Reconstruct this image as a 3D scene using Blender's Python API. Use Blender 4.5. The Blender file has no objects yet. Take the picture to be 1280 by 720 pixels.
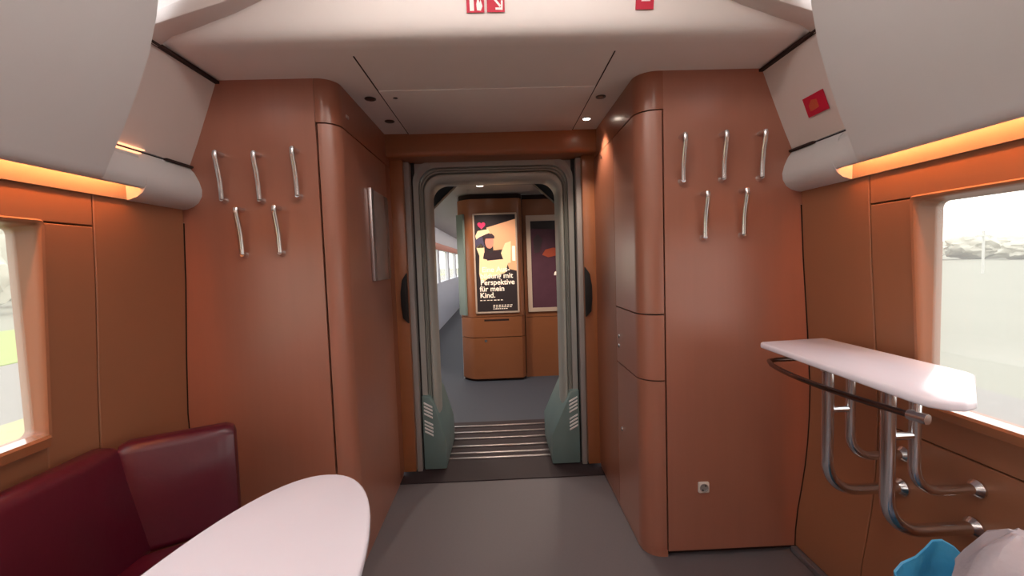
import bpy, bmesh, math, random
from mathutils import Vector, Matrix, noise
random.seed(7)
S = bpy.context.scene
COL = S.collection
PI = math.pi
ORG = {}

# ------------------------------------------------------------------ materials
def s2l(c):
    return tuple(((v/255)/12.92 if v/255 <= .04045 else ((v/255+.055)/1.055)**2.4) for v in c)
def mat(name, rgb, rough=.5, metal=0, var=0.0, scale=(3, 3, 3), coat=0, cr=.15, emit=None, est=1.0, bump=0, spec=.5, trans=None):
    m = bpy.data.materials.new(name); m.use_nodes = True
    nt = m.node_tree; b = nt.nodes['Principled BSDF']
    c = s2l(rgb)
    b.inputs['Base Color'].default_value = (*c, 1)
    b.inputs['Roughness'].default_value = rough
    b.inputs['Metallic'].default_value = metal
    b.inputs['Coat Weight'].default_value = coat
    b.inputs['Coat Roughness'].default_value = cr
    b.inputs['Specular IOR Level'].default_value = spec
    if emit:
        b.inputs['Emission Color'].default_value = (*s2l(emit), 1)
        b.inputs['Emission Strength'].default_value = est
    if var or bump:
        tc = nt.nodes.new('ShaderNodeTexCoord'); mp = nt.nodes.new('ShaderNodeMapping')
        mp.inputs['Scale'].default_value = scale
        nz = nt.nodes.new('ShaderNodeTexNoise'); nz.inputs['Scale'].default_value = 4; nz.inputs['Detail'].default_value = 5
        nt.links.new(tc.outputs['Object'], mp.inputs[0]); nt.links.new(mp.outputs[0], nz.inputs[0])
        if var:
            mx = nt.nodes.new('ShaderNodeMix'); mx.data_type = 'RGBA'
            mx.inputs[6].default_value = (*[v*(1-var) for v in c], 1)
            mx.inputs[7].default_value = (*[min(1, v*(1+var)) for v in c], 1)
            nt.links.new(nz.outputs['Fac'], mx.inputs[0]); nt.links.new(mx.outputs[2], b.inputs['Base Color'])
        if bump:
            bp = nt.nodes.new('ShaderNodeBump'); bp.inputs['Strength'].default_value = bump; bp.inputs['Distance'].default_value = .01
            nt.links.new(nz.outputs['Fac'], bp.inputs['Height']); nt.links.new(bp.outputs[0], b.inputs['Normal'])
    return m
M = {}
M['lam'] = mat('laminate_red', (160, 104, 84), .36, var=.06, scale=(9, 9, .6), coat=.65, cr=.3)
M['lamw'] = mat('laminate_orange', (150, 100, 72), .38, var=.06, scale=(9, .9, .9), coat=.12)
M['lamc'] = mat('laminate_corridor', (148, 92, 70), .3, var=.08, scale=(9, 9, .6), coat=.25)
M['lamb'] = mat('laminate_beam', (150, 92, 58), .35, var=.06, scale=(.9, 9, 9), coat=.2)
M['gap'] = mat('gap_dark', (40, 16, 12), .8)
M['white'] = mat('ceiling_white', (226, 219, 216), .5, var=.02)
M['lid'] = mat('lid_grey', (204, 203, 204), .45, var=.015)
M['cove'] = mat('cove_cream', (212, 200, 195), .45, var=.02)
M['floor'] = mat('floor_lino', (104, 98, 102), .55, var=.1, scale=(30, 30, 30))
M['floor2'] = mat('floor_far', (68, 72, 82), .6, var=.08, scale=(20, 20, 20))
M['mat'] = mat('threshold_rubber', (44, 30, 34), .7, var=.1, scale=(20, 20, 20))
M['alu'] = mat('aluminium', (190, 182, 182), .35, metal=.9)
M['chrome'] = mat('chrome', (226, 226, 228), .2, metal=1)
M['darkchrome'] = mat('rail_chrome', (120, 105, 100), .2, metal=1)
M['leather'] = mat('leather_maroon', (78, 13, 32), .34, var=.1, scale=(8, 8, 8), bump=.08, coat=.1)
M['table'] = mat('table_white', (246, 240, 252), .14, var=.01)
M['black'] = mat('rubber_black', (18, 16, 17), .6)
M['grey'] = mat('portal_grey', (150, 150, 147), .42, var=.05)
M['bellows'] = mat('bellows_grey', (166, 168, 163), .42)
M['trim'] = mat('trim_grey', (150, 144, 142), .45)
M['teal'] = mat('plate_teal', (108, 130, 130), .45, var=.06)
M['slat'] = mat('slat_white', (235, 235, 235), .4)
M['red'] = mat('sign_red', (190, 18, 55), .5)
M['signwhite'] = mat('sign_white', (240, 230, 230), .5)
M['socket'] = mat('socket_white', (225, 215, 208), .4)
M['notice'] = mat('notice_grey', (150, 135, 130), .15, var=.15, scale=(3, 5, 3))
M['bagblue'] = mat('bag_blue', (70, 165, 215), .35, var=.12, scale=(6, 6, 6), bump=.5)
M['bagwhite'] = mat('bag_grey', (186, 180, 190), .35, var=.08, scale=(6, 6, 6), bump=.5)
M['led'] = mat('led_warm', (255, 200, 150), .5, emit=(255, 160, 95), est=85)
M['fascia'] = mat('fascia_cream', (142, 122, 110), .6)
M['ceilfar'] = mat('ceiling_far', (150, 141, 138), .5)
M['sill'] = mat('sill_gloss', (160, 102, 68), .25, var=.06, scale=(9, .9, .9), coat=1)
M['seamglow'] = mat('seam_glow', (255, 200, 170), .5, emit=(255, 176, 130), est=1.6)  # emission standing in for light that leaks through the cover joint
M['lamp'] = mat('lamp_diffuser', (255, 255, 255), .5, emit=(255, 240, 228), est=4.5)
M['lampb'] = mat('lamp_bright', (255, 255, 255), .5, emit=(255, 244, 236), est=10)
M['lens'] = mat('spot_lens', (255, 255, 255), .3, emit=(255, 236, 215), est=14)
M['lensoff'] = mat('spot_dark', (46, 40, 38), .3)
M['pframe'] = mat('poster_frame', (216, 190, 170), .4, metal=.2)
M['pdark'] = mat('poster_dark', (58, 50, 52), .3)
M['ppeach'] = mat('poster_peach', (232, 166, 122), .5, emit=(232, 166, 122), est=.4)
M['pcream'] = mat('poster_cream', (242, 210, 160), .5, emit=(242, 210, 160), est=.4)
M['pskin'] = mat('poster_skin', (226, 140, 118), .5, emit=(226, 120, 100), est=.4)
M['pcoat'] = mat('poster_coat', (62, 42, 48), .5)
M['ppink'] = mat('poster_pink', (226, 40, 90), .5, emit=(226, 40, 90), est=.4)
M['pblue'] = mat('poster_blue', (84, 76, 100), .5)
M['pwhite'] = mat('poster_white', (250, 232, 214), .5, emit=(250, 226, 200), est=.5)
M['pmauve'] = mat('poster_mauve', (96, 62, 74), .25, var=.15, scale=(2, 2, 2))
M['porange'] = mat('poster_orange', (190, 84, 56), .4)
M['farwall'] = mat('far_wall', (214, 214, 222), .5)
M['fartrim'] = mat('far_trim', (205, 130, 110), .5)
M['farglass'] = mat('far_green_trim', (122, 134, 126), .4)
M['ground'] = mat('ground_pale', (120, 118, 104), .9, var=.12, scale=(.05, .05, .05))
M['grass'] = mat('grass_green', (130, 148, 60), .9, var=.15, scale=(.6, .6, .6))
M['drygrass'] = mat('grass_dry', (158, 152, 104), .9, var=.15, scale=(.6, .6, .6))
M['ballast'] = mat('ballast_grey', (118, 112, 108), .9, var=.2, scale=(2, 2, 2))
M['leaf'] = mat('leaf_hazy', (172, 168, 154), .9, var=.2, scale=(.6, .6, .6))  # haze is put into the leaf colour; the air is clear
M['bark'] = mat('bark', (100, 94, 86), .9)
M['steel'] = mat('mast_steel', (180, 178, 172), .6)  # paled like the leaves to suggest haze
M['outside'] = mat('body_outer', (225, 225, 225), .5)

def glass_mat(name='window_glass', refl=.6):
    m = bpy.data.materials.new(name); m.use_nodes = True
    nt = m.node_tree; nt.nodes.clear()
    o = nt.nodes.new('ShaderNodeOutputMaterial')
    t = nt.nodes.new('ShaderNodeBsdfTransparent'); t.inputs[0].default_value = (.98, .98, .96, 1)
    g = nt.nodes.new('ShaderNodeBsdfGlossy'); g.inputs['Roughness'].default_value = .03
    d = nt.nodes.new('ShaderNodeBsdfTranslucent'); d.inputs[0].default_value = (.93, .91, .87, 1)
    lw = nt.nodes.new('ShaderNodeLayerWeight'); lw.inputs[0].default_value = .5
    pw = nt.nodes.new('ShaderNodeMath'); pw.operation = 'POWER'; pw.inputs[1].default_value = 5
    f = nt.nodes.new('ShaderNodeMath'); f.operation = 'MULTIPLY_ADD'; f.inputs[1].default_value = refl; f.inputs[2].default_value = refl*.06
    nt.links.new(lw.outputs['Facing'], pw.inputs[0]); nt.links.new(pw.outputs[0], f.inputs[0])
    a = nt.nodes.new('ShaderNodeMixShader'); a.inputs[0].default_value = .12   # dust film, heavy enough to stand in for the haze outside
    b = nt.nodes.new('ShaderNodeMixShader')
    nt.links.new(t.outputs[0], a.inputs[1]); nt.links.new(d.outputs[0], a.inputs[2])
    nt.links.new(f.outputs[0], b.inputs[0]); nt.links.new(a.outputs[0], b.inputs[1]); nt.links.new(g.outputs[0], b.inputs[2])
    nt.links.new(b.outputs[0], o.inputs[0])
    return m
M['glass'] = glass_mat()
M['glassfar'] = glass_mat('far_window_glass', .0)

# ------------------------------------------------------------------ mesh helpers
def new(): return bmesh.new()
def box(bm, x0, x1, y0, y1, z0, z1):
    v = [bm.verts.new((x, y, z)) for z in (z0, z1) for y in (y0, y1) for x in (x0, x1)]
    for f in ((0, 2, 3, 1), (4, 5, 7, 6), (0, 1, 5, 4), (2, 6, 7, 3), (0, 4, 6, 2), (1, 3, 7, 5)):
        bm.faces.new([v[i] for i in f])
    return bm
def prism(bm, pts, ax, a, b):
    def P(p, t):
        if ax == 'x': return (t, p[0], p[1])
        if ax == 'y': return (p[0], t, p[1])
        return (p[0], p[1], t)
    A = [bm.verts.new(P(p, a)) for p in pts]; B = [bm.verts.new(P(p, b)) for p in pts]
    n = len(pts)
    bm.faces.new(A); bm.faces.new(B[::-1])
    for i in range(n):
        bm.faces.new((A[i], B[i], B[(i+1) % n], A[(i+1) % n]))
    return bm
def grid(bm, rows, closed_u=False, closed_v=False):
    V = [[bm.verts.new(p) for p in r] for r in rows]
    nu = len(V); nv = len(V[0])
    for i in range(nu if closed_u else nu-1):
        for j in range(nv if closed_v else nv-1):
            bm.faces.new((V[i][j], V[(i+1) % nu][j], V[(i+1) % nu][(j+1) % nv], V[i][(j+1) % nv]))
    return V
def tube(bm, pts, r, seg=14, flat=None):
    pts = [Vector(p) for p in pts]
    rows = []
    up = None
    for i, p in enumerate(pts):
        t = (pts[min(i+1, len(pts)-1)] - pts[max(i-1, 0)]).normalized()
        if up is None:
            up = Vector((1, 0, 0)) if abs(t.x) < .9 else Vector((0, 1, 0))
        a = (up - t*up.dot(t)).normalized(); b = t.cross(a); up = a
        rr = r[i] if isinstance(r, (list, tuple)) else r
        ra, rb = (rr, rr) if flat is None else (rr*flat[0], rr*flat[1])
        rows.append([p + a*ra*math.cos(2*PI*k/seg) + b*rb*math.sin(2*PI*k/seg) for k in range(seg)])
    V = grid(bm, rows, closed_v=True)
    bm.faces.new(V[0][::-1]); bm.faces.new(V[-1])
    return bm
def lathe(bm, prof, c, ax='z', seg=28, sc=(1, 1)):
    rows = []
    for (r, h) in prof:
        row = []
        for k in range(seg):
            a = 2*PI*k/seg; u, v = r*math.cos(a)*sc[0], r*math.sin(a)*sc[1]
            if ax == 'z': p = (c[0]+u, c[1]+v, c[2]+h)
            elif ax == 'x': p = (c[0]+h, c[1]+u, c[2]+v)
            else: p = (c[0]+u, c[1]+h, c[2]+v)
            row.append(p)
        rows.append(row)
    V = grid(bm, rows, closed_v=True)
    bm.faces.new(V[0]); bm.faces.new(V[-1][::-1])
    return bm
def arc(cx, cy, r, a0, a1, n=8):
    return [(cx+r*math.cos(math.radians(a0+(a1-a0)*i/n)), cy+r*math.sin(math.radians(a0+(a1-a0)*i/n))) for i in range(n+1)]
def bez(p0, p1, p2, n=8):
    p0, p1, p2 = Vector(p0), Vector(p1), Vector(p2)
    return [(p0*(1-t)**2 + p1*2*t*(1-t) + p2*t*t) for t in [i/n for i in range(n+1)]]
def shell(bm, path, th, z0, z1):
    """a standing sheet following a plan path, th thick towards the left of the path"""
    n = len(path); off = []
    for i, p in enumerate(path):
        a = Vector(path[max(i-1, 0)]); b = Vector(path[min(i+1, n-1)])
        d = (b-a).normalized(); off.append((p[0]-d.y*th, p[1]+d.x*th))
    pts = list(path) + off[::-1]
    return prism(bm, pts, 'z', z0, z1)
def rrect(a0, a1, b0, b1, r, n=5):
    return (arc(a1-r, b1-r, r, 0, 90, n) + arc(a0+r, b1-r, r, 90, 180, n) + arc(a0+r, b0+r, r, 180, 270, n) + arc(a1-r, b0+r, r, 270, 360, n))

def props(o, label=None, cat=None, group=None, kind=None):
    if label: o['label'] = label
    if cat: o['category'] = cat
    if group: o['group'] = group
    if kind: o['kind'] = kind
    return o
def thing(name, label, cat, loc, group=None):
    o = bpy.data.objects.new(name, None); o.empty_display_size = .05
    COL.objects.link(o); o.location = loc; ORG[o.name] = Vector(loc)
    return props(o, label, cat, group)
def link(name, bm, m, parent=None, bevel=0, smooth=True, seg=2, subsurf=0):
    bmesh.ops.recalc_face_normals(bm, faces=bm.faces)
    if bevel:
        es = [e for e in bm.edges if len(e.link_faces) == 2 and e.calc_face_angle(0) > .6]
        bmesh.ops.bevel(bm, geom=es, offset=bevel, segments=seg, affect='EDGES', profile=.5, clamp_overlap=True)
    if parent is not None:
        org = ORG[parent.name]
    else:
        xs = [v.co for v in bm.verts]
        org = Vector(((min(v.x for v in xs)+max(v.x for v in xs))/2, (min(v.y for v in xs)+max(v.y for v in xs))/2, min(v.z for v in xs)))
    for v in bm.verts: v.co -= org
    me = bpy.data.meshes.new(name); bm.to_mesh(me); bm.free()
    o = bpy.data.objects.new(name, me); COL.objects.link(o); me.materials.append(m)
    if smooth:
        for p in me.polygons: p.use_smooth = True
        me.set_sharp_from_angle(angle=math.radians(35))
    if subsurf:
        s = o.modifiers.new('smooth', 'SUBSURF'); s.levels = subsurf; s.render_levels = subsurf
    if parent is not None: o.parent = parent
    else: o.location = org
    ORG[o.name] = org
    return o
def struct(name, bm, m, parent=None, **k):
    o = link(name, bm, m, parent, **k)
    if parent is None: o['kind'] = 'structure'
    return o
def text_bm(body, size, origin, xdir, ydir, depth=.001, bold=0):
    cu = bpy.data.curves.new('lettering', 'FONT'); cu.body = body; cu.size = size; cu.extrude = depth; cu.offset = bold
    ob = bpy.data.objects.new('lettering', cu); COL.objects.link(ob)
    dg = bpy.context.evaluated_depsgraph_get()
    me = bpy.data.meshes.new_from_object(ob.evaluated_get(dg))
    bpy.data.objects.remove(ob); bpy.data.curves.remove(cu)
    bm = new(); bm.from_mesh(me); bpy.data.meshes.remove(me)
    X, Y, O = Vector(xdir), Vector(ydir), Vector(origin); Z = X.cross(Y)
    for v in bm.verts: v.co = O + X*v.co.x + Y*v.co.y + Z*v.co.z
    return bm
def dup(root, loc, label, group=None):
    r = root.copy(); COL.objects.link(r); r.location = loc; r['label'] = label
    if group: r['group'] = group
    for ch in list(root.children):
        c = ch.copy(); COL.objects.link(c); c.parent = r
        for g in ch.children:
            d = g.copy(); COL.objects.link(d); d.parent = c
    return r

# ------------------------------------------------------------------ dimensions
BY = 1.84        # face of the two hook panels
CZ = 2.122       # low ceiling
LX, RX = -.655, .602   # corridor faces of the cabinets
BACK = -5.6
PROF = [(0, 1.283), (.10, 1.286), (.2, 1.297), (.3, 1.314), (.4, 1.329), (.5, 1.339), (.62, 1.346), (.75, 1.348), (1.0, 1.335), (1.3, 1.315), (1.6, 1.302), (1.8, 1.29)]
def W(z):
    for (a, xa), (b, xb) in zip(PROF, PROF[1:]):
        if z <= b: return xa+(xb-xa)*(z-a)/(b-a)
    return PROF[-1][1]

# ------------------------------------------------------------------ floors
b = new(); box(b, -1.40, 1.40, BACK, 2.602, -.05, 0); struct('floor', b, M['floor'])
b = new(); box(b, -.70, .65, 2.602, 2.96, -.05, .006); box(b, -.55, .52, 2.96, 3.0, -.05, .006)
t = thing('gangway_plate', 'dark rubber and metal step plate on the floor of the gangway doorway', 'floor plate', (-.03, 2.6, 0))
link('threshold_mat', b, M['mat'], t)
b = new(); box(b, -.60, .56, 3.0, 3.60, -.05, .004); link('tread', b, M['mat'], t)
for y in (2.905, 2.985, 3.10, 3.24, 3.36, 3.49):
    b = new(); box(b, -.42, .37, y-.010, y+.010, .004, .014); link('tread_strip', b, M['alu'], t, bevel=.003)
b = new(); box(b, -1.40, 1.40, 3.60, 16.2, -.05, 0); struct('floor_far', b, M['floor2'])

# ------------------------------------------------------------------ hook panels beside the corridor
for s, xi, nm in ((-1, -.742, 'wall_front_left'), (1, .709, 'wall_front_right')):
    b = new()
    out = [(s*(W(z)-.004), z) for z in (0.03, .1, .2, .3, .4, .5, .62, .75, 1.0, 1.3, 1.55)] + [(s*1.42, 1.56), (s*1.42, 2.13)]
    prism(b, [(xi, .03)] + out + [(xi, 2.13)], 'y', BY, BY+.03)
    w = struct(nm, b, M['lam'])
    b = new(); prism(b, [(xi-s*.02, 0), (s*1.36, 0), (s*1.40, .5), (s*1.42, 2.14), (xi-s*.02, 2.14)], 'y', BY+.03, BY+.05)
    struct('backing', b, M['gap'], w)

# ------------------------------------------------------------------ corridor cabinets
def cab_path(s, xf, xi, r, y1, y0=None):
    # plan: front face edge -> rounded corner -> along the corridor
    c = (xi + s*r, BY + r)
    if s < 0:  a = arc(c[0], c[1], r, 270, 360, 10)
    else:      a = arc(c[0], c[1], r, 270, 180, 10)
    p = ([(xf, BY)] if abs(xf-a[0][0]) > .002 else []) + a + [(xi, y1)]
    return p
def cabinet(s, xf, xi, r, label, divs, yend, head):
    t = thing('corridor_cabinet', label, 'cabinet', ((xf+xi)/2, 2.2, 0))
    th = .018 if s < 0 else -.018
    ins = .02*s
    b = new(); box(b, *sorted((xi+ins*1.3, xf+s*.004)), BY+.10, 2.70, .0, 2.12); link('carcass', b, M['gap'], t)
    b = new(); pp = [(x+ins*(.95), y+.024) for x, y in cab_path(s, xf, xi, r, 2.68)]
    shell(b, pp, th*1.2, .0, 2.12); link('inner_lining', b, M['gap'], t)
    b = new(); shell(b, cab_path(s, xf+s*.0075, xi, r, 2.70), th, head+.004, 2.122); link('header', b, M['lamc'], t)
    b = new(); shell(b, [(x+ins*.3, y+.006) for x, y in cab_path(s, xf, xi, r, 2.70)], th, 0, .035); link('plinth', b, M['lam'], t)
    parts = []
    for nm, z0, z1 in divs:
        b = new(); shell(b, cab_path(s, xf, xi, r, yend), th, z0, z1); parts.append(link(nm, b, M['lam'] if 1 else None, t))
    b = new(); shell(b, [(xi, yend+.004), (xi, 2.70)], th, .035, head); link('side_panel', b, M['lamc'], t)
    return t, parts
cl, clp = cabinet(-1, -.733, LX, .078, 'tall brown cabinet left of the corridor, with one full-height rounded door',
                  [('door', .039, 1.940)], 2.60, 1.942)
cr, crp = cabinet(1, .702, RX, .088, 'tall brown cabinet right of the corridor, split into two doors and a locked flap',
                  [('upper_door', 1.098, 1.960), ('flap', .806, 1.092), ('lower_door', .039, .800)], 2.245, 1.962)
# locks and small fittings on the right cabinet
for y, z, par, nm in ((2.19, .945, crp[1], 'lock'), (2.192, .895, crp[1], 'lock'), (2.163, .468, crp[2], 'lock')):
    b = new(); lathe(b, [(.011, .0), (.011, -.004), (.008, -.006), (.002, -.006)], (RX, y, z), 'x', 16); link(nm, b, M['chrome'], par)
b = new(); lathe(b, [(.008, 0), (.008, -.004), (.003, -.006)], (RX, 2.487, 1.92), 'x', 14); link('lock', b, M['chrome'], cr)
b = new(); box(b, LX, LX+.006, 1.955, 1.985, 2.000, 2.014); link('latch_clip', b, M['alu'], cl, bevel=.002)

# notice on the left corridor face
t = thing('framed_notice', 'silvery framed notice on the corridor face of the left cabinet', 'notice', (LX, 2.40, 1.27))
b = new(); box(b, LX+.0005, LX+.010, 2.27, 2.575, 1.27, 1.742); link('panel', b, M['notice'], t, bevel=.002)
b = new(); box(b, LX+.0005, LX+.018, 2.222, 2.268, 1.27, 1.744); link('side_rail', b, M['alu'], t, bevel=.004)

# beam over the corridor and jambs
b = new(); prism(b, [(2.62, 2.122), (2.62, 2.02)] + arc(2.645, 2.015, .025, 180, 270, 6) + [(2.82, 1.99), (2.82, 2.122)], 'x', LX-.012, RX+.012)
struct('trim_1', b, M['lamb'])
for s, x0, x1, nm in ((-1, -.675, -.578, 'trim_2'), (1, .527, .625, 'trim_3')):
    b = new(); box(b, x0, x1, 2.70, 2.80, .03, 1.99); struct(nm, b, M['lamb'], bevel=.004)

# ------------------------------------------------------------------ gangway portal
t = thing('gangway_portal', 'grey ribbed rubber gangway frame around the doorway to the next carriage', 'doorway', (-.025, 2.8, 0))
for (x0, x1) in ((-.578, -.545), (.494, .527)):
    b = new(); box(b, x0, x1, 2.735, 2.80, .012, 1.985); link('side_trim', b, M['trim'], t, bevel=.004)
b = new()
for (x0, x1) in ((-.562, -.525), (.472, .510)): box(b, x0, x1, 2.792, 2.86, .01, 1.99)
box(b, -.56, .51, 2.82, 2.86, 1.97, 2.03)
link('gap_seal', b, M['black'], t)
def arch(ins, y, cx0=-.520, cx1=.470, top=1.985, rc=.13, n=7, bot=.012):
    x0, x1, z1 = cx0+ins, cx1-ins, top-ins*1.35
    r = max(.06, rc-ins*.35)
    p = [(x0, bot)] + [(x0, z1-r)] + arc(x0+r, z1-r, r, 180, 90, n)[1:] + arc(x1-r, z1-r, r, 90, 0, n)[0:-1] + [(x1, z1-r), (x1, bot)]
    return [(x, y, z) for x, z in p]
def sweep(bm, prof, close=True):
    rows = [arch(i, y) for i, y in prof]
    V = grid(bm, rows, closed_u=close)
    if close:
        bm.faces.new([r[0] for r in V]); bm.faces.new([r[-1] for r in V][::-1])
b = new(); sweep(b, [(-.014, 2.788), (.018, 2.796), (.020, 2.815), (-.012, 2.83)]); link('outer_ring', b, M['grey'], t)
ribs = [(.016, 2.83)]
for k in range(2):
    q = .021+k*.011; ribs += [(q, 2.842+k*.003), (q+.0015, 2.812+k*.003), (q+.005, 2.806+k*.003), (q+.009, 2.812+k*.003), (q+.0095, 2.842+k*.003)]
ribs += [(.044, 2.846), (.046, 2.818), (.052, 2.808), (.062, 2.806), (.072, 2.812), (.080, 2.826)]
ribs += [(.084, 2.845), (.086, 2.93), (.084, 2.98), (.060, 2.99), (.030, 2.96), (.010, 2.87)]
b = new(); sweep(b, ribs); link('bellows', b, M['bellows'], t)
for s, x in ((1, -.522), (-1, .472)):
    b = new()   # corner plates of the frame
    prism(b, [(x, 1.985), (x+s*.115, 1.985), (x+s*.10, 1.965), (x+s*.022, 1.885), (x, 1.85)], 'y', 2.792, 2.812)
    link('corner_plate', b, M['trim'], t)
# folded bellows walls going back
b = new()
rows = []
for k in range(13):
    y = 2.97+k*.05; i = -.055 if k % 2 else -.02
    rows.append(arch(i, y, -.53, .48, 2.0, .12))
grid(b, rows); grid(b, [[(x*1.0+ (.004 if x > 0 else -.004), y, z+.004) for x, y, z in r] for r in rows])
link('bellows_fold', b, M['black'], t)
# far octagonal surround
b = new()
X0, X1, Z1, c = -.560, .515, 2.0, .21
opening = [(X0, .02), (X0, Z1-c), (X0+c, Z1), (X1-c, Z1), (X1, Z1-c), (X1, .02)]
outer = [(-1.35, .02), (-1.35, Z1-c), (-.9, 2.14), (.9, 2.14), (1.35, Z1-c), (1.35, .02)]
grid(b, [[(x, 3.59, z) for x, z in opening], [(x, 3.59, z) for x, z in outer], [(x, 3.65, z) for x, z in outer], [(x, 3.65, z) for x, z in opening]], closed_u=True)
link('far_surround', b, M['black'], t)
b = new()
op2 = [(X0-.004, .02), (X0-.004, Z1-c), (X0+c, Z1+.004), (X1-c, Z1+.004), (X1+.004, Z1-c), (X1+.004, .02)]
op3 = [(x*1.0+.012*(1 if x < 0 else -1), min(z, Z1-.010)) for x, z in op2]
grid(b, [[(x, 3.583, z) for x, z in op2], [(x, 3.66, z) for x, z in op2], [(x, 3.66, z) for x, z in op3], [(x, 3.583, z) for x, z in op3]], closed_u=True)
link('far_rim', b, M['black'], t)
# door stops
for s, x in ((-1, -.578), (1, .527)):
    b = new(); prism(b, [(x, .985), (x+s*.034, 1.02), (x+s*.042, 1.10), (x+s*.042, 1.18), (x+s*.030, 1.255), (x, 1.30)], 'y', 2.672, 2.70)
    d = link('door_stop', b, M['black'], t, bevel=.004)
# louvred cover plates low at both sides
for s, xo, xi in ((-1, -.535, -.392), (1, .484, .300)):
    b = new()
    sec = [(xo, .014), (xi, .014), (xi, .20), (xo-s*.078, .43), (xo-s*.05, .49), (xo, .50)]
    prism(b, sec, 'y', 2.755, 3.25)
    o = link('cover_plate', b, M['teal'], t, bevel=.006)
    for g0 in (.462, .345):
        for k in range(4):
            z = g0-k*.023; xa = xo-s*.012; xb = xo-s*.066
            b = new(); prism(b, [(xa, z), (xb, z-.030), (xb, z-.041), (xa, z-.011)], 'y', 2.748, 2.756)
            link('louvre', b, M['slat'], o, bevel=.001, seg=1)

# ------------------------------------------------------------------ ceilings
b = new()
prof = [(1.485, 2.40), (1.505, 2.30), (1.520, 2.22), (1.530, 2.18), (1.538, 2.158), (1.552, 2.139), (1.572, 2.128), (1.61, CZ), (2.72, CZ)]
rows = [[(x, y, z) for y, z in prof + [(2.72, CZ+.05), (1.66, CZ+.05), (1.60, 2.22), (1.58, 2.40)]] for x in [-1.14, -.6, 0, .6, 1.14]]
V = grid(b, rows, closed_v=True); b.faces.new(V[0]); b.faces.new(V[-1][::-1])
ce = struct('ceiling', b, M['white'])
for i, (x0, x1, y0, y1) in enumerate(((-.5175, -.5125, 1.66, 2.62), (.457, .462, 1.66, 2.62))):
    b = new(); box(b, x0, x1, y0, y1, CZ-.0015, CZ+.01); struct('seam', b, M['gap'], ce)
b = new(); box(b, -.512, .457, 1.98, 2.62, CZ-.004, CZ+.01); struct('access_panel', b, M['white'], ce, bevel=.002)
b = new(); box(b, -1.02, 1.02, BACK, 1.60, 2.40, 2.45); struct('ceiling_main', b, M['white'])
# curved ribs closing the step at both sides
for s, nm in ((-1, 'trim_4'), (1, 'trim_5')):
    b = new()
    low = [(1.13, 2.105), (1.08, 2.140), (.98, 2.170), (.86, 2.205), (.74, 2.250), (.60, 2.31), (.42, 2.395)]
    up = [(.58, 2.395), (.66, 2.36), (.80, 2.300), (.90, 2.255), (1.0, 2.213), (1.10, 2.176), (1.13, 2.165)]
    prism(b, [(s*x, z) for x, z in low+up], 'y', 1.46, 1.54); struct(nm, b, M['cove'], bevel=.006)
# ceiling lamp strips of the main saloon (overhead, behind the camera's view)
for i, (x, lab) in enumerate(((-.55, 'long white ceiling lamp along the left of the saloon ceiling'), (.55, 'long white ceiling lamp along the right of the saloon ceiling'))):
    t = thing('ceiling_lamp', lab, 'lamp', (x, -2, 2.40), 'saloon ceiling lamps')
    b = new(); box(b, x-.10, x+.10, -5.3, .9, 2.38, 2.40); link('lamp_tray', b, M['alu'], t)
    b = new(); box(b, x-.085, x+.085, -5.28, .88, 2.345, 2.38); link('diffuser', b, M['lamp'], t)

t = thing('ceiling_lamp', 'short bright ceiling lamp set across the saloon ceiling before the step', 'lamp', (0, 1.1, 2.40), 'saloon ceiling lamps')
b = new(); box(b, -.62, .62, 1.0, 1.2, 2.385, 2.40); link('lamp_tray', b, M['alu'], t)
b = new(); box(b, -.6, .6, 1.02, 1.18, 2.345, 2.385); link('diffuser', b, M['lampb'], t, bevel=.01)
# spots in the low ceiling
def spot(x, y, r, lit, label):
    t = thing('ceiling_spotlight', label, 'spotlight', (x, y, CZ), 'recessed spotlights in the low ceiling')
    b = new(); lathe(b, [(r, 0.004), (r, -.003), (r*.8, -.005), (r*.78, .004)], (x, y, CZ), 'z', 24); link('bezel', b, M['trim'] if lit else M['lensoff'], t)
    b = new(); lathe(b, [(r*.78, 0.002), (r*.7, -.0055), (r*.3, -.0065), (.001, -.0065)], (x, y, CZ), 'z', 24); link('lens', b, M['lens'] if lit else M['lensoff'], t)
    return t
spot(-.575, 2.07, .026, 0, 'larger dark unlit ceiling spotlight outside the left seam')
spot(-.567, 2.39, .026, 0, 'dark unlit ceiling spotlight nearest the beam, outside the left seam')
spot(-.457, 2.06, .013, 0, 'smallest dark spot in the ceiling, just inside the left seam')
spot(.511, 2.11, .024, 0, 'dark unlit ceiling spotlight right of the right seam')
spot(.505, 2.42, .026, 1, 'glowing ceiling spotlight beside the right cabinet near the beam')

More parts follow.
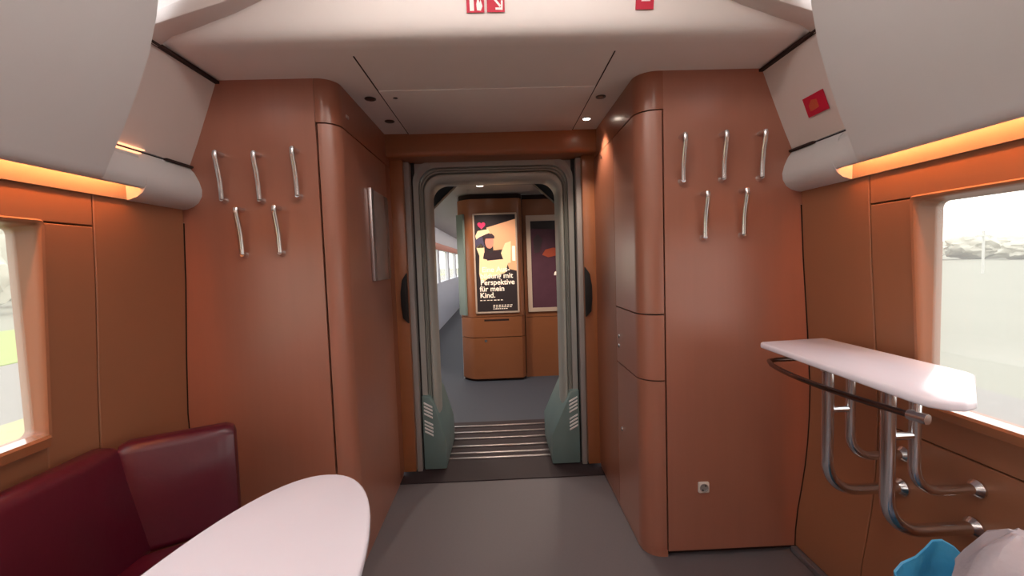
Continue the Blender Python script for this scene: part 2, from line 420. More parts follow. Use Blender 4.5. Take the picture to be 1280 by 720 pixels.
# ------------------------------------------------------------------ overhead cove covers at both sides
def cove(s, label):
    t = thing('overhead_cover', label, 'overhead cover', (s*1.2, 0, 1.6))
    # inclined cream panel
    b = new(); p = [(1.128, 2.128), (1.175, 2.00), (1.225, 1.87), (1.262, 1.782)]
    q = [(x+.02, z+.004) for x, z in p]
    prism(b, [(s*x, z) for x, z in p+q[::-1]], 'y', BACK, BY); link('cream_panel', b, M['cove'], t)
    # rounded rail
    b = new()
    p = [(1.30, 1.772), (1.262, 1.774), (1.244, 1.750), (1.228, 1.715), (1.219, 1.682), (1.222, 1.655), (1.236, 1.630), (1.258, 1.614), (1.285, 1.605), (1.31, 1.603)]
    prism(b, [(s*x, z) for x, z in p], 'y', 1.56, BY); link('rail_end', b, M['lid'], t)
    b = new()
    p2 = [(1.30, 1.772), (1.262, 1.774), (1.244, 1.750), (1.228, 1.715), (1.219, 1.682), (1.222, 1.660), (1.230, 1.645), (1.238, 1.641), (1.243, 1.648), (1.243, 1.758), (1.30, 1.76)]
    prism(b, [(s*x, z) for x, z in p2], 'y', BACK, 1.56); link('rail', b, M['lid'], t)
    # dark joints
    b = new(); box(b, *sorted((s*1.118, s*1.136)), BACK, BY, 2.108, 2.118); link('joint', b, M['gap'], t)
    b = new(); box(b, *sorted((s*1.247, s*1.262)), 1.70, BY, 1.772, 1.780); link('joint', b, M['gap'], t)
    # big grey lid in front
    def lidrow(y, d=0):
        k_ = .035 if s > 0 else -.03
        pr = [(1.005, 2.40), (1.018, 2.26), (1.034, 2.14), (1.062, 2.02), (1.105, 1.90), (1.150, 1.79), (1.188, 1.71), (1.205, 1.67), (1.213, 1.650), (1.221, 1.644)]
        return [(s*(x+d), y+(0.0 if y < 0 else k_*(2.2-z)/.6), z) for x, z in pr]
    b = new(); grid(b, [lidrow(BACK), lidrow(1.415), lidrow(1.42, .012), lidrow(BACK, .018)], closed_u=True)
    V = b.verts
    link('lid', b, M['lid'], t)
    # warm light strip under the lid, and glowing bars for light leaking at the joint
    b = new(); box(b, *sorted((s*1.244, s*1.252)), BACK+.05, 1.545, 1.690, 1.702); link('light_strip', b, M['led'], t)
    b = new(); prism(b, [(s*1.293, 1.604), (s*1.31, 1.604), (s*1.31, 1.765), (s*1.298, 1.765)], 'y', BACK, 1.56); link('fascia', b, M['fascia'], t)
    for z, ye in ((1.781, 1.60), (1.764, 1.575)):
        b = new(); box(b, *sorted((s*(1.250 if z > 1.77 else 1.243), s*1.262)), BACK+.05, ye if s < 0 else ye-.06, z, z+.004); link('joint_glow', b, M['seamglow'], t)
    return t
cove(-1, 'long pale grey curved overhead cover above the left window, warm light beneath')
cove(1, 'long pale grey curved overhead cover above the right window, warm light beneath')

# ------------------------------------------------------------------ side walls and windows
WINS = [(-.45, None), (-2.45, -.85), (-4.45, -2.85)]
SIDE = {-1: (1.276, 1.440, .872), 1: (1.337, 1.498, .842)}   # window edge, panel joint, window bottom
WZ = (.852, 1.500)
def wpanel(b, s, y0, y1, z0, z1, t0=0, t1=.02):
    zs = [z0] + [z for z, _ in PROF if z0+.01 < z < z1-.01] + [z1]
    pts = [(s*(W(z)+t0), z) for z in zs] + [(s*(W(z)+t1), z) for z in zs[::-1]]
    prism(b, pts, 'y', y0, y1)
wn = 0
for s, nm in ((-1, 'wall_left'), (1, 'wall_right')):
    wy, jy, wz = SIDE[s]
    b = new()
    wpanel(b, s, jy+.002, BY, .03, 1.606)
    wpanel(b, s, BACK, jy-.002, 1.504, 1.606)
    wpanel(b, s, wy, jy-.002, .725, 1.500)
    wpanel(b, s, -.85, -.45, .725, 1.500)
    wpanel(b, s, -2.85, -2.45, .725, 1.500); wpanel(b, s, BACK, -4.45, .725, 1.500)
    wpanel(b, s, -4.45, -2.85, .725, wz); wpanel(b, s, -2.45, -.85, .725, wz); wpanel(b, s, -.45, wy, .725, wz)
    wpanel(b, s, BACK, jy-.002, .03, .721)
    w = struct(nm, b, M['lamw'], bevel=.0025, seg=1)
    b = new()
    wpanel(b, s, BACK, BY+.02, 0, wz, .02, .055); wpanel(b, s, BACK, BY+.02, 1.500, 2.2, .02, .055)
    wpanel(b, s, wy, BY+.02, wz, 1.5, .02, .055); wpanel(b, s, -.85, -.45, wz, 1.5, .02, .055); wpanel(b, s, -2.85, -2.45, wz, 1.5, .02, .055); wpanel(b, s, BACK, -4.45, wz, 1.5, .02, .055)
    struct('backing', b, M['gap'], w)
    b = new(); box(b, *sorted((s*1.262, s*1.30)), BACK, BY, 0, .028); struct('baseboard_left' if s < 0 else 'baseboard_right', b, M['floor'], bevel=.004)
    for (y0, y1) in WINS:
        wn += 1; y1 = y1 or wy
        o = bpy.data.objects.new('window_%d' % wn, None); COL.objects.link(o); o.location = (s*1.33, (y0+y1)/2, wz); ORG[o.name] = Vector(o.location); o['kind'] = 'structure'
        b = new(); rows = []
        for ins, dx in ((-.010, .012), (-.009, -.003), (-.004, -.009), (.003, -.007), (.007, .0), (.008, .012), (.012, .055), (.014, .075), (-.010, .10)):
            rows.append([(s*((W(z)+dx) if dx < .03 else (1.315+dx)), y, z) for y, z in rrect(y0+ins, y1-ins, wz+ins, 1.50-ins, .012+max(0, ins)*.6)])
        grid(b, rows, closed_u=True, closed_v=True); struct('window_frame', b, M['lamw'], o)
        b = new(); box(b, *sorted((s*1.366, s*1.372)), y0+.005, y1-.005, wz+.005, 1.495); struct('glass', b, M['glass'], o)
        b = new(); prism(b, [(s*1.314, wz-.016), (s*1.308, wz+.010), (s*1.313, wz+.018), (s*1.365, wz+.0165), (s*1.365, wz)], 'y', y0+.01, y1-.020); struct('window_sill', b, M['sill'], o)
b = new(); box(b, -1.42, 1.42, BACK-.05, BACK, 0, 2.45); struct('wall_back', b, M['lam'])

# ------------------------------------------------------------------ coat hooks
HG = 'chrome coat hooks on the two panels'
def make_hook(label):
    t = thing('coat_hook', label, 'coat hook', (0, 0, 0), HG)
    b = new()
    pts = [(0, -.046, .098), (0, -.050, .085), (0, -.044, .055), (0, -.034, .02), (0, -.027, -.02), (0, -.024, -.06), (0, -.023, -.088)]
    pts = sum([[Vector(p), (Vector(p)+Vector(q))/2] for p, q in zip(pts, pts[1:])], []) + [Vector(pts[-1])]
    tube(b, pts, .0100, 12, flat=(1.0, .8)); link('hook_bar', b, M['chrome'], t)
    b = new(); tube(b, [(0, -.046, .096), (0, -.03, .097), (0, -.001, .094)], [.009, .008, .011], 12); link('upper_mount', b, M['chrome'], t)
    b = new(); tube(b, [(0, -.024, -.088), (0, -.012, -.092), (0, -.001, -.092)], [.010, .0105, .015], 12); link('lower_mount', b, M['chrome'], t)
    return t
hooks = [(-1.128, 1.728, 'top-row coat hook nearest the overhead cover on the left panel'),
         (-.976, 1.722, 'middle coat hook of the top row on the left panel'),
         (-.822, 1.735, 'top-row coat hook nearest the cabinet door on the left panel'),
         (-1.061, 1.500, 'lower-row coat hook nearer the overhead cover on the left panel'),
         (-.908, 1.503, 'lower-row coat hook nearer the cabinet on the left panel'),
         (.782, 1.750, 'top-row coat hook nearest the cabinet doors on the right panel'),
         (.955, 1.755, 'middle coat hook of the top row on the right panel'),
         (1.118, 1.756, 'top-row coat hook nearest the overhead cover on the right panel'),
         (.874, 1.510, 'lower-row coat hook nearer the cabinet on the right panel'),
         (1.040, 1.517, 'lower-row coat hook nearer the overhead cover on the right panel')]
h0 = make_hook('chrome ' + hooks[0][2])
for i, (x, z, lab) in enumerate(hooks):
    if i == 0: h0.location = (x, BY, z)
    else: dup(h0, (x, BY, z), 'chrome ' + lab)

# ------------------------------------------------------------------ power socket
t = thing('power_socket', 'small cream power socket low on the right panel', 'socket', (.865, BY, .29))
b = new(); prism(b, rrect(.842, .890, .296, .344, .006), 'y', BY-.010, BY); link('face_plate', b, M['socket'], t, bevel=.002)
b = new(); lathe(b, [(.019, -.0005), (.019, -.003), (.0165, -.003), (.0155, -.0006), (.001, -.0006)], (.866, BY-.010, .320), 'y', 24); link('socket_insert', b, M['trim'], t)
b = new()
for dx, dz in ((-.006, -.010), (.007, .009)): lathe(b, [(.0035, 0), (.0035, -.002), (.001, -.002)], (.866+dx, BY-.0105, .320+dz), 'y', 10)
link('contact_hole', b, M['black'], t)

# ------------------------------------------------------------------ safety stickers
def sticker(label, P, U, Vv, w, h, marks):
    """P lower left corner, U right, V up"""
    U, Vv, P = Vector(U).normalized(), Vector(Vv).normalized(), Vector(P); N = U.cross(Vv)
    t = thing('safety_sticker', label, 'sticker', P)
    def plate(poly, d0, d1):
        bm = new()
        A = [bm.verts.new(P+U*a+Vv*c+N*d0) for a, c in poly]; B = [bm.verts.new(P+U*a+Vv*c+N*d1) for a, c in poly]
        bm.faces.new(A[::-1]); bm.faces.new(B)
        for i in range(len(poly)): bm.faces.new((A[i], A[(i+1) % len(poly)], B[(i+1) % len(poly)], B[i]))
        return bm
    link('backing_film', plate([(0, 0), (w, 0), (w, h), (0, h)], 0, .002), M['red'], t)
    for nm, poly, m in marks:
        link(nm, plate([(a*w, c*h) for a, c in poly], .002, .0028), M[m], t)
    return t
bandU = (1, 0, 0); bandV = (0, -.22, 1)
ext = [('extinguisher_mark', [(.18, .08), (.42, .08), (.42, .62), (.36, .70), (.36, .80), (.25, .80), (.25, .70), (.18, .62)], 'signwhite'),
       ('flame_mark', [(.58, .10), (.80, .08), (.90, .30), (.80, .62), (.74, .45), (.66, .80), (.56, .40)], 'signwhite')]
arrow = [('arrow_shaft', [(.20, .80), (.28, .88), (.80, .32), (.72, .24)], 'signwhite'),
         ('arrow_head', [(.48, .12), (.88, .10), (.90, .56), (.80, .56), (.79, .22), (.48, .22)], 'signwhite')]
def bandp(z):
    for (y0, z0), (y1, z1) in zip(prof, prof[1:]):
        if z1 <= z <= z0: return y0+(y1-y0)*(z0-z)/(z0-z1)
sz = 2.193; sy = bandp(sz)-.003
sticker('red fire extinguisher sticker, left of the pair on the ceiling step', (-.083, sy, sz), bandU, bandV, .060, .062, ext)
sticker('red sticker with white arrow, right of the pair on the ceiling step', (-.014, sy, sz), bandU, bandV, .060, .062, arrow)
sticker('lone red sticker at the right on the ceiling step', (.495, sy, sz), bandU, bandV, .062, .062,
        [('pictogram', [(.30, .40), (.80, .40), (.80, .52), (.50, .56), (.50, .66), (.82, .70), (.82, .80), (.30, .76)], 'signwhite')])
# on the right inclined cream panel (its slope runs down and outward)
dv = Vector((-.047, 0, .125)).normalized()
pz = 1.865; px_ = 1.225-(pz-1.87)*.38
sticker('red sticker on the cream panel above the right coat hooks', (px_-.004, 1.685, pz), (0, -1, 0), dv, .105, .075,
        [('pictogram', [(.20, .25), (.62, .30), (.62, .70), (.38, .78), (.20, .55)], 'porange')])
o = None
b = new()
for q in ((0, 0), (.016, 0), (.016, .05), (0, .05)):
    pass
P0 = Vector((px_-.006, 1.578, pz+.030)); A = [P0+Vector((0, -a, 0))+dv*c for a, c in ((0, 0), (.018, 0), (.018, .030), (.009, .052), (0, .030))]
n_ = Vector((0, -1, 0)).cross(dv)
va = [b.verts.new(p) for p in A]; vb = [b.verts.new(p+n_*.003) for p in A]
b.faces.new(va[::-1]); b.faces.new(vb)
for i in range(5): b.faces.new((va[i], va[(i+1) % 5], vb[(i+1) % 5], vb[i]))
props(link('warning_label', b, M['black']), 'tiny black label beside the red sticker on the right cream panel', 'sticker')

# ------------------------------------------------------------------ standing table on the right
t = thing('standing_table', 'narrow white standing table on chrome tubes below the right window', 'table', (1.13, 1.28, .5))
b = new()
pts = [(.968, 1.585), (.932, .955), (.935, .915), (.955, .888), (.985, .878), (1.02, .890), (1.226, 1.075), (1.238, 1.105), (1.248, 1.612), (1.236, 1.628), (.980, 1.600)]
prism(b, pts, 'z', .988, 1.010); link('tabletop', b, M['table'], t, bevel=.007, seg=3)
b = new()
rail = [(1.126, 1.612, .935), (1.05, 1.612, .935), (1.012, 1.60, .934)] + [Vector(p) for p in bez((.990, 1.55, .932), (.935, 1.32, .93), (1.010, 1.01, .93), 12)]
tube(b, rail, .0085, 12); rl = link('hand_rail', b, M['darkchrome'], t)
b = new(); tube(b, [(1.005, 1.03, .93), (1.014, .99, .93)], .013, 14); link('rail_cap', b, M['chrome'], rl)
for q in ([(1.12, 1.612, .936), (1.12, 1.612, .989)], [(1.010, 1.01, .935), (1.02, 1.02, .99)]):
    b = new(); tube(b, q, .006, 10); link('rail_post', b, M['chrome'], rl)
for y in (1.39, 1.165):
    for x, zb, r, rb in ((1.078, .535, .0178, .10), (1.156, .650, .0145, .075)):
        b = new(); wx = W(zb)
        pts = [(x, y, .988), (x, y, .80), (x, y, zb+rb)] + [(x+rb-rb*math.cos(a), y, zb+rb-rb*math.sin(a)) for a in [math.radians(9*k) for k in range(1, 11)]] + [(wx-.02, y, zb), (wx-.002, y, zb)]
        tube(b, pts, r, 18); lg = link('leg', b, M['chrome'], t)
        b = new(); lathe(b, [(r+.011, 0), (r+.012, -.008), (r+.004, -.018), (r, -.022)], (wx, y, zb), 'x', 20); link('wall_flange', b, M['chrome'], lg)
        b = new(); box(b, x-.022, x+.022, y-.006, y+.006, .945, .989); link('mount_plate', b, M['alu'], lg, bevel=.002)
    b = new(); tube(b, [(1.090, y, .815), (1.150, y, .815)], .011, 12); link('rung', b, M['chrome'], t)

# ------------------------------------------------------------------ rubbish sacks under the right window
def sack(name, label, c, r, ztop, m, seed, bulge, openrim=None, tilt=(0, 0), z0=0):
    rows = []
    n = 40; L = 18
    for k in range(L+1):
        f = k/L; row = []
        for j in range(n):
            a = 2*PI*j/n
            zt = ztop(a)
            z = z0+(zt-z0)*f
            rr = r*bulge(f)*(1+.10*math.sin(3*a+seed+f*2)+.05*math.sin(7*a+seed*2+f*5))
            rr += .016*noise.noise(Vector((math.cos(a)*3+seed, math.sin(a)*3, f*5)))
            row.append((c[0]+rr*math.cos(a)+tilt[0]*f, c[1]+rr*math.sin(a)+tilt[1]*f, z+(.012*math.sin(5*a+seed)*f if 0 < k < L or openrim else 0)))
        rows.append(row)
    b = new(); V = grid(b, rows, closed_v=True); b.faces.new(V[0])
    if openrim:
        inner = [[(c[0]+(x-c[0])*.965, c[1]+(y-c[1])*.965, z-.002 if i == len(rows)-1 else z+.004) for x, y, z in rw] for i, rw in enumerate(rows)][::-1]
        V2 = grid(b, inner, closed_v=True); b.faces.new(V2[-1])
        for j in range(n): b.faces.new((V[-1][j], V[-1][(j+1) % n], V2[0][(j+1) % n], V2[0][j]))
    else:
        b.faces.new(V[-1])
    return props(link(name, b, m), label, 'rubbish bag')
sack('rubbish_bag', 'open bright blue plastic rubbish bag on the floor under the right window', (1.09, .955), .135,
     lambda a: .465+.095*max(0, math.cos(a-1.0))**4, M['bagblue'], 1.3,
     lambda f: .74+.26*math.sin(PI*min(1, f*1.1)*.62), True)
sack('rubbish_bag', 'pale grey knotted plastic rubbish bag stuffed into the blue bag', (1.145, .895), .128,
     lambda a: .700, M['bagwhite'], 4.1, lambda f: max(.05, (.35+.65*math.sin(PI*f**.8)) if f < .75 else (.35+.65*math.sin(PI*.75**.8))*(1-(f-.75)/.25)**.6+.16), z0=.10)

# ------------------------------------------------------------------ oval table
t = thing('oval_table', 'white oval table in front of the maroon corner bench', 'table', (-.525, .6, 0))
b = new()
oval = []
for k in range(72):
    a = 2*PI*k/72; e = 2/2.15
    cx, sx = math.cos(a), math.sin(a)
    oval.append((-.523+.237*math.copysign(abs(cx)**e, cx), .60+.650*math.copysign(abs(sx)**e, sx)))
prism(b, oval, 'z', .716, .74); link('tabletop', b, M['table'], t, bevel=.007, seg=3)
b = new(); lathe(b, [(.04, .02), (.036, .05), (.034, .65), (.05, .70), (.09, .716)], (-.525, .6, 0)); link('pedestal', b, M['alu'], t)
b = new(); lathe(b, [(.20, 0), (.20, .008), (.15, .018), (.05, .026), (.03, .026)], (-.525, .6, 0), 'z', 36, (.9, 1.5)); link('foot_plate', b, M['alu'], t)

# ------------------------------------------------------------------ corner bench
t = thing('corner_bench', 'maroon leather corner bench along the left wall behind the oval table', 'bench', (-1.1, .5, 0))
def cushion(p0, p1, zb, zt, th, lean, nseg=8, m='leather', r=.03):
    """upright cushion whose face looks right of p0->p1; lean = how far the base stands forward of the top"""
    b = new(); p0, p1 = Vector(p0), Vector(p1); d = (p1-p0).normalized(); n = Vector((d.y, -d.x))
    L = (p1-p0).length
    sec = rrect(-th, 0, zb, zt, r, 5)
    rows = []
    us = [0, .25*r, r] + [r+(L-2*r)*k/nseg for k in range(1, nseg)] + [L-r, L-.25*r, L]
    for u in us:
        e = min(u, L-u); sh = 0 if e >= r else r*(1-math.sqrt(max(0, 1-((r-e)/r)**2)))*.9
        row = []
        for o, z in sec:
            oo = (o+th/2)*(1-2*sh/th)-th/2; zz = (z-(zb+zt)/2)*(1-2*sh/(zt-zb))+(zb+zt)/2
            puff = .012*math.sin(PI*max(0, min(1, u/L)))*math.sin(PI*(zz-zb)/(zt-zb)) if o > -th*.5 else 0
            q = p0+d*u+n*(oo+puff+lean*(zt-zz)/(zt-zb))
            row.append((q.x, q.y, zz))
        rows.append(row)
    V = grid(b, rows, closed_v=True); b.faces.new(V[0][::-1]); b.faces.new(V[-1])
    return b
link('backrest', cushion((-1.235, -.6), (-1.235, 1.395), .45, .80, .085, .10), M['leather'], t)
link('backrest', cushion((-1.240, 1.365), (-.955, 1.525), .45, .80, .085, .06), M['leather'], t)
b = new(); prism(b, [(-1.20, -.6), (-.74, -.6), (-.74, 1.20), (-.86, 1.36), (-.93, 1.47), (-1.13, 1.36), (-1.20, 1.30)], 'z', .36, .47); link('seat_cushion', b, M['leather'], t, bevel=.028, seg=4)
b = new(); prism(b, [(-1.22, -.6), (-.80, -.6), (-.80, 1.18), (-.92, 1.36), (-.96, 1.50), (-1.22, 1.36)], 'z', .0, .36); link('bench_base', b, M['lamw'], t, bevel=.004)
b = new(); prism(b, [(-1.335, -.6), (-1.25, -.6), (-1.25, 1.36), (-1.335, 1.36)], 'z', .735, .748); link('ledge', b, M['lamw'], t, bevel=.003)

# ------------------------------------------------------------------ next carriage
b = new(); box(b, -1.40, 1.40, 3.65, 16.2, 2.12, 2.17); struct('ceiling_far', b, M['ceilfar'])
for s, nm in ((-1, 'wall_far_left'), (1, 'wall_far_right')):
    b = new()
    x0, x1 = sorted((s*1.30, s*1.38))
    box(b, x0, x1, 3.65, 16.2, 0, .97); box(b, x0, x1, 3.65, 16.2, 1.66, 2.13)
    ys = [3.65] + sum([[4.15+1.75*k, 5.60+1.75*k] for k in range(7)], []) + [16.2]
    for k in range(0, len(ys), 2):
        if ys[k+1] > ys[k]: box(b, x0, x1, ys[k], ys[k+1], .97, 1.66)
    if s > 0: b.free(); b = new(); box(b, x0, x1, 3.65, 5.1, 0, 2.13)
    w = struct(nm, b, M['farwall'])
    if s < 0:
        b = new(); box(b, -1.302, -1.27, 3.65, 16.2, 1.665, 1.80); struct('trim_6', b, M['fartrim'], bevel=.01)
        for k in range(7):
            wn += 1
            b = new(); box(b, -1.352, -1.348, 4.15+1.75*k, 5.60+1.75*k, .97, 1.66); struct('window_%d' % wn, b, M['glassfar'])
b = new(); box(b, -1.40, 1.40, 16.2, 16.25, 0, 2.17); struct('wall_far_end', b, M['farwall'])
b = new(); box(b, -.47, -.43, 5.02, 16.2, 0, 2.12); struct('wall_far_corridor', b, M['farwall'])

t = thing('gangway_end_cabinet', 'orange-brown cabinet in the next carriage carrying the illuminated portrait poster', 'cabinet', (-.1, 4.9, 0))
path = [(-.468, 5.02), (-.44, 4.96), (-.36, 4.885), (-.31, 4.86), (.20, 4.86), (.225, 4.87), (.262, 4.93), (.268, 5.02)]
b = new(); shell(b, path, .02, .03, .50); link('lower_door', b, M['lamb'], t)
b = new(); shell(b, path, .02, .508, .735); link('flap', b, M['lamb'], t)
b = new(); shell(b, path, .02, .74, 2.06); link('upper_panel', b, M['lamb'], t)
b = new(); prism(b, [(x, y+.03) for x, y in path], 'z', .0, 2.115); link('carcass', b, M['gap'], t)
b = new(); box(b, -.20, .08, 4.8585, 4.862, .69, .71); link('grip', b, M['gap'], t)
b = new(); lathe(b, [(.016, 0), (.016, -.001), (.004, -.0015)], (-.19, 4.86, .465), 'y', 14); link('lock', b, M['chrome'], t)
b = new(); prism(b, [(-.485, 4.99), (-.465, 4.965), (-.405, 4.895), (-.385, 4.90), (-.47, 5.01)], 'z', .76, 1.90); link('corner_strip', b, M['farglass'], t)
t = thing('recessed_cabinet', 'orange-brown recessed cabinet right of the poster cabinet in the next carriage', 'cabinet', (.75, 5.0, 0))
b = new(); box(b, .275, 1.30, 5.0, 5.02, .04, .70); link('lower_panel', b, M['lamb'], t)
b = new(); box(b, .275, 1.30, 5.0, 5.02, .706, 2.06); link('upper_panel', b, M['lamb'], t)
b = new(); box(b, .27, 1.30, 5.02, 5.06, 0, 2.115); link('carcass', b, M['gap'], t)
b = new(); box(b, .268, 1.30, 4.999, 5.01, .0, .04); link('plinth', b, M['lamb'], t)
spx = thing('ceiling_spotlight', 'bright ceiling spotlight beyond the gangway in the next carriage', 'spotlight', (-.175, 4.37, 2.12))
b = new(); lathe(b, [(.034, 0.002), (.034, -.004), (.02, -.007), (.001, -.007)], (-.175, 4.37, 2.12)); link('lens', b, M['lens'], spx)

t = thing('ceiling_lamp', 'added hidden ceiling lamp brightening the far corridor beyond the poster cabinet', 'lamp', (-.55, 11, 2.12))
b = new(); box(b, -.60, -.50, 7, 15.5, 2.10, 2.12); link('diffuser', b, M['lamp'], t)  # added lamp, hidden behind the cabinet corner, to brighten the corridor
# posters
def flat(poly, y, d, m, par, nm):
    b = new(); prism(b, poly, 'y', y, y-d); return link(nm, b, M[m], par)
t = thing('poster', 'tall advertising poster with a capped person, pink heart and white slogan', 'poster', (-.04, 4.86, .78))
x0, x1, z0, z1 = -.285, .198, .785, 1.895
flat([(x0, z0), (x1, z0), (x1, z1), (x0, z1)], 4.86, .006, 'pdark', t, 'sheet')
b = new()
for a in ((x0-.004, x0+.014, z0, z1), (x1-.014, x1+.004, z0, z1), (x0, x1, z0-.004, z0+.014), (x0, x1, z1-.014, z1+.004)): box(b, a[0], a[1], 4.845, 4.86, a[2], a[3])
link('frame', b, M['pframe'], t)
def PX(u, v): return (x0+(x1-x0)*u, z1-(z1-z0)*v)     # poster coordinates, v downwards
Y1 = 4.854
flat([PX(*p) for p in ((.30, .14), (.97, .06), (.97, .58), (.80, .56), (.66, .36), (.45, .37), (.43, .24), (.34, .18))], Y1, .0010, 'ppeach', t, 'sky_patch')
flat([PX(*p) for p in ((.04, .22), (.10, .17), (.34, .155), (.38, .19), (.14, .23), (.06, .255))], Y1, .0016, 'pcream', t, 'cap_cloud')
flat([PX(*p) for p in ((.03, .26), (.20, .22), (.26, .34), (.03, .34))], Y1, .0012, 'pblue', t, 'blue_patch')  # printed blue area left of the face
flat([PX(*p) for p in ((.05, .33), (.16, .30), (.24, .33), (.24, .42), (.30, .47), (.66, .46), (.78, .50), (.70, .60), (.34, .64), (.14, .70), (.10, .60), (.12, .42))], Y1, .0012, 'pcream', t, 'cloth_patch')
flat([PX(*p) for p in ((.72, .30), (.86, .28), (.84, .50), (.70, .50), (.62, .40))], Y1, .0016, 'pcream', t, 'sleeve_patch')
flat([PX(*p) for p in ((.88, .33), (.95, .33), (.95, .48), (.88, .48))], Y1, .0020, 'pwhite', t, 'post_patch')
flat([PX(*p) for p in ((.20, .45), (.23, .39), (.31, .365), (.38, .40), (.47, .365), (.58, .38), (.63, .45), (.50, .46), (.34, .465))], Y1, .0022, 'pcoat', t, 'coat')
c_ = PX(.36, .285)
flat([(c_[0]+.048*math.cos(2*PI*k/20), c_[1]+.072*math.sin(2*PI*k/20)) for k in range(20)], Y1, .0026, 'pskin', t, 'face')
flat([PX(*p) for p in ((.22, .235), (.28, .205), (.42, .200), (.48, .225), (.48, .25), (.24, .25))], Y1, .0030, 'pcoat', t, 'cap')
hx, hz = PX(.19, .115); hs = .044
heart = []
for k in range(28):
    a = 2*PI*k/28
    heart.append((hx+hs*.062*16*math.sin(a)**3, hz+hs*.062*(13*math.cos(a)-5*math.cos(2*a)-2*math.cos(3*a)-math.cos(4*a))))
flat(heart, Y1, .0030, 'ppink', t, 'heart_mark')
for body, u, v, sz_ in (('Eine Aus-', .16, .575, .082), ('bildung mit', .12, .640, .082), ('Perspektive', .12, .705, .082), ('für mein', .10, .770, .082), ('Kind.', .10, .835, .082)):
    x, z = PX(u, v+.01)
    o = link('slogan_line', text_bm(body, sz_, (x, Y1-.0030, z), (1, 0, 0), (0, 0, 1), .0006, .0016), M['pwhite'], t, smooth=False)
for u0, u1, v in ((.10, .66, .872), (.40, .86, .925), (.40, .84, .943), (.40, .74, .961)):
    (a, zt), (c2, _) = PX(u0, v), PX(u1, v); n = 7; b = new()
    for k in range(n):
        w_ = (c2-a)/n; box(b, a+k*w_, a+k*w_+w_*(.55+.3*random.random()), Y1-.003, Y1-.001, zt-.004, zt+.004)
    link('small_print', b, M['pwhite'], t, smooth=False)

t = thing('poster', 'dark mauve poster in a broad pale frame, right of the portrait poster', 'poster', (.6, 5.0, .78))
x0, x1, z0, z1 = .312, .80, .765, 1.875
flat([(x0+.045, z0+.04), (x1-.045, z0+.04), (x1-.045, z1-.06), (x0+.045, z1-.06)], 5.0, .006, 'pmauve', t, 'sheet')
b = new()
for a in ((x0, x0+.05, z0, z1), (x1-.05, x1, z0, z1), (x0+.05, x1-.05, z0, z0+.045), (x0+.05, x1-.05, z1-.065, z1)): box(b, a[0], a[1], 4.982, 5.0, a[2], a[3])
link('frame', b, M['pframe'], t)
flat([(x0+.05, z1-.15), (x1-.05, z1-.17), (x1-.05, z1-.068), (x0+.05, z1-.068)], 4.993, .002, 'pdark', t, 'dark_patch')
flat([(.49, 1.42), (.56, 1.39), (.66, 1.41), (.70, 1.48), (.62, 1.50), (.53, 1.48)], 4.993, .002, 'porange', t, 'orange_patch')
flat([(.40, 1.44), (.46, 1.45), (.50, 1.60), (.44, 1.66), (.39, 1.60)], 4.993, .002, 'pcoat', t, 'brown_patch')
flat([(.62, 1.18), (.68, 1.18), (.68, 1.24), (.63, 1.22)], 4.993, .002, 'pwhite', t, 'white_patch')

# ------------------------------------------------------------------ outside
GZ = -1.2
b = new(); box(b, -320, 320, -220, 320, GZ-.2, GZ); struct('ground', b, M['ground'])
for nm, x0, x1, z, m in (('track_bed', -14.5, -8.6, .05, 'ballast'), ('grass_verge', -24, -14.5, .08, 'grass'), ('grass_verge', -8.6, -3, .06, 'drygrass'), ('track_bed', 4.2, 8.4, .05, 'ballast')):
    b = new(); box(b, x0, x1, -60, 120, GZ-.02, GZ+z); o = link(nm, b, M[m]); o['kind'] = 'structure' if nm == 'track_bed' else 'stuff'
    props(o, {'track_bed': 'grey ballast track bed outside the window', 'grass_verge': 'grass verge beside the tracks outside the left window'}[nm], 'ground')
def tree(label, x, y, h, r, seed):
    t = thing('tree', label, 'tree', (x, y, GZ))
    b = new(); bmesh.ops.create_icosphere(b, subdivisions=4, radius=1)
    for v in b.verts:
        n = v.co.normalized(); k = 1+.35*noise.noise(n*1.8+Vector((seed, 0, 0)))+.18*noise.noise(n*5+Vector((0, seed, 0)))
        v.co = Vector((x+n.x*r*k, y+n.y*r*k, GZ+h*.50+n.z*h*.52*k))
    link('crown', b, M['leaf'], t)
    b = new(); tube(b, [(x, y, GZ), (x, y, GZ+h*.3), (x+.1, y, GZ+h*.6)], [.25, .2, .1], 10); link('trunk', b, M['bark'], t)
k = 0
for x, y, h, r in ((-44, 43, 8, 3.6), (-38, 31, 5, 2.8), (-56, 56, 9, 5), (-52, 37, 7, 4)):
    k += 1; tree(('pale hazy tree outside the left window, %s' % ['tall and behind the verge', 'lowest of the row', 'tallest and farthest', 'broad and nearest the pane edge'][k-1]), x, y, h, r, k*1.7)
k = 0
for x, y, h, r in ((92, 96, 4.2, 6.5), (104, 92, 5.2, 5), (99, 78, 3.8, 4), (118, 98, 4.8, 6), (136, 100, 5.6, 7)):
    k += 1; tree(('hazy distant tree on the horizon outside the right window, %s' % ['at the left window edge', 'second from the pane edge', 'low and in front', 'fourth along the horizon', 'farthest right'][k-1]), x, y, h, r, 20+k*2.3)
t = thing('signal_mast', 'thin grey mast on the horizon outside the right window', 'mast', (46, 40, GZ))
b = new(); tube(b, [(46, 40, GZ), (46, 40, 2.9)], .10, 8); link('post', b, M['steel'], t)
b = new(); box(b, 45.2, 46.8, 39.95, 40.05, 2.3, 2.45); link('crossbar', b, M['steel'], t)

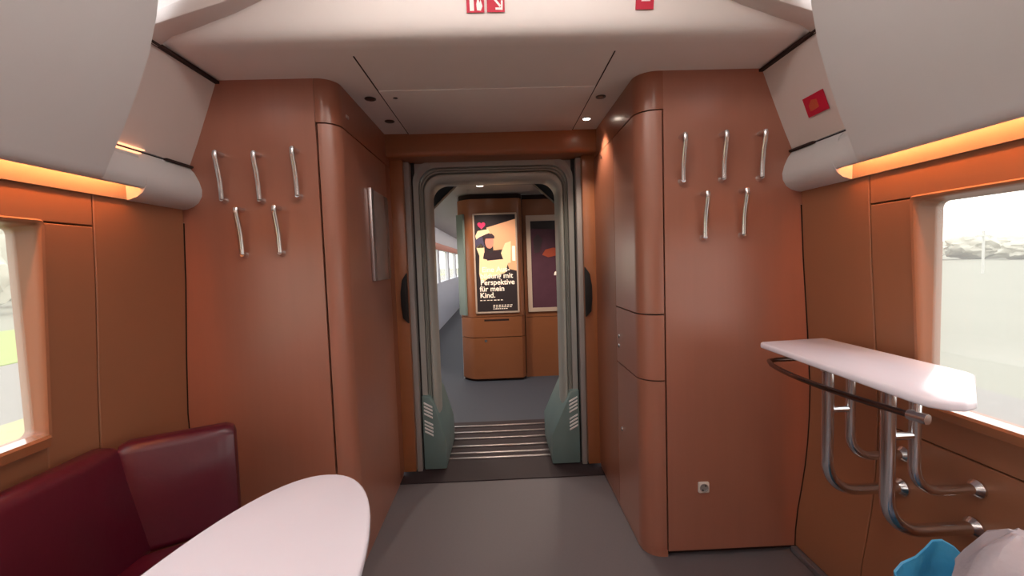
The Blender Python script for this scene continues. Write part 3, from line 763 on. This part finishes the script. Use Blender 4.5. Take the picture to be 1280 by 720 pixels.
# ------------------------------------------------------------------ light
w = bpy.data.worlds.new('overcast'); S.world = w; w.use_nodes = True
nt = w.node_tree; bg = nt.nodes['Background']
tc = nt.nodes.new('ShaderNodeTexCoord'); sp = nt.nodes.new('ShaderNodeSeparateXYZ'); rp = nt.nodes.new('ShaderNodeValToRGB')
rp.color_ramp.elements[0].position = .0; rp.color_ramp.elements[0].color = (.98, .97, .95, 1)
rp.color_ramp.elements[1].position = .6; rp.color_ramp.elements[1].color = (.95, .97, 1.0, 1)
nt.links.new(tc.outputs['Generated'], sp.inputs[0]); nt.links.new(sp.outputs['Z'], rp.inputs[0]); nt.links.new(rp.outputs[0], bg.inputs[0])
bg.inputs[1].default_value = 3.0
for s in (-1, 1):
    for (y0, y1) in WINS:
        y1 = y1 or SIDE[s][0]
        l = bpy.data.lights.new('window_portal', 'AREA'); l.shape = 'RECTANGLE'; l.size = y1-y0; l.size_y = WZ[1]-WZ[0]; l.cycles.is_portal = True
        o = bpy.data.objects.new('window_portal', l); COL.objects.link(o); o.location = (s*1.42, (y0+y1)/2, (WZ[0]+WZ[1])/2)
        o.rotation_euler = (0, s*PI/2, PI) if False else (PI/2, 0, s*PI/2)
def spotlamp(x, y, z, e, col, ang=1.7, size=.03):
    l = bpy.data.lights.new('spot_lamp', 'SPOT'); l.energy = e; l.color = col; l.spot_size = ang; l.spot_blend = .6; l.shadow_soft_size = size
    o = bpy.data.objects.new('spot_lamp', l); COL.objects.link(o); o.location = (x, y, z)
spotlamp(.515, 2.42, CZ-.012, 22, (1, .82, .66))
spotlamp(-.175, 4.37, 2.10, 40, (1, .85, .72), 2.4)
for x in (-.7, .55):  # added pair, unseen above the portal, to brighten the next carriage
    t = thing('ceiling_spotlight', 'added out-of-view ceiling spotlight for brightness just beyond the gangway, %s of the pair' % ('left' if x < 0 else 'right'), 'spotlight', (x, 3.95, 2.12))
    b = new(); lathe(b, [(.034, 0.002), (.034, -.004), (.02, -.007), (.001, -.007)], (x, 3.95, 2.12)); link('lens', b, M['lens'], t)
    spotlamp(x, 3.95, 2.10, 40, (1, .85, .72), 2.4)

# ------------------------------------------------------------------ camera
cam = bpy.data.cameras.new('camera'); co = bpy.data.objects.new('camera', cam); COL.objects.link(co)
cam.sensor_width = 36; cam.lens = 540/1280*36; cam.clip_start = .02; cam.clip_end = 1000
co.matrix_world = Matrix(((.99905947, .03488793, -.02574883, 0), (-.02772146, .05729102, -.99797257, 0), (-.03334202, .99774775, .05820428, 1.34), (0, 0, 0, 1)))
S.camera = co
S.view_settings.view_transform = 'Standard'; S.view_settings.look = 'None'; S.view_settings.gamma = 1; S.view_settings.exposure = .1
S.view_settings.use_curve_mapping = False
S.cycles.max_bounces = 10; S.cycles.diffuse_bounces = 5; S.cycles.transparent_max_bounces = 12
S.cycles.sample_clamp_indirect = 4
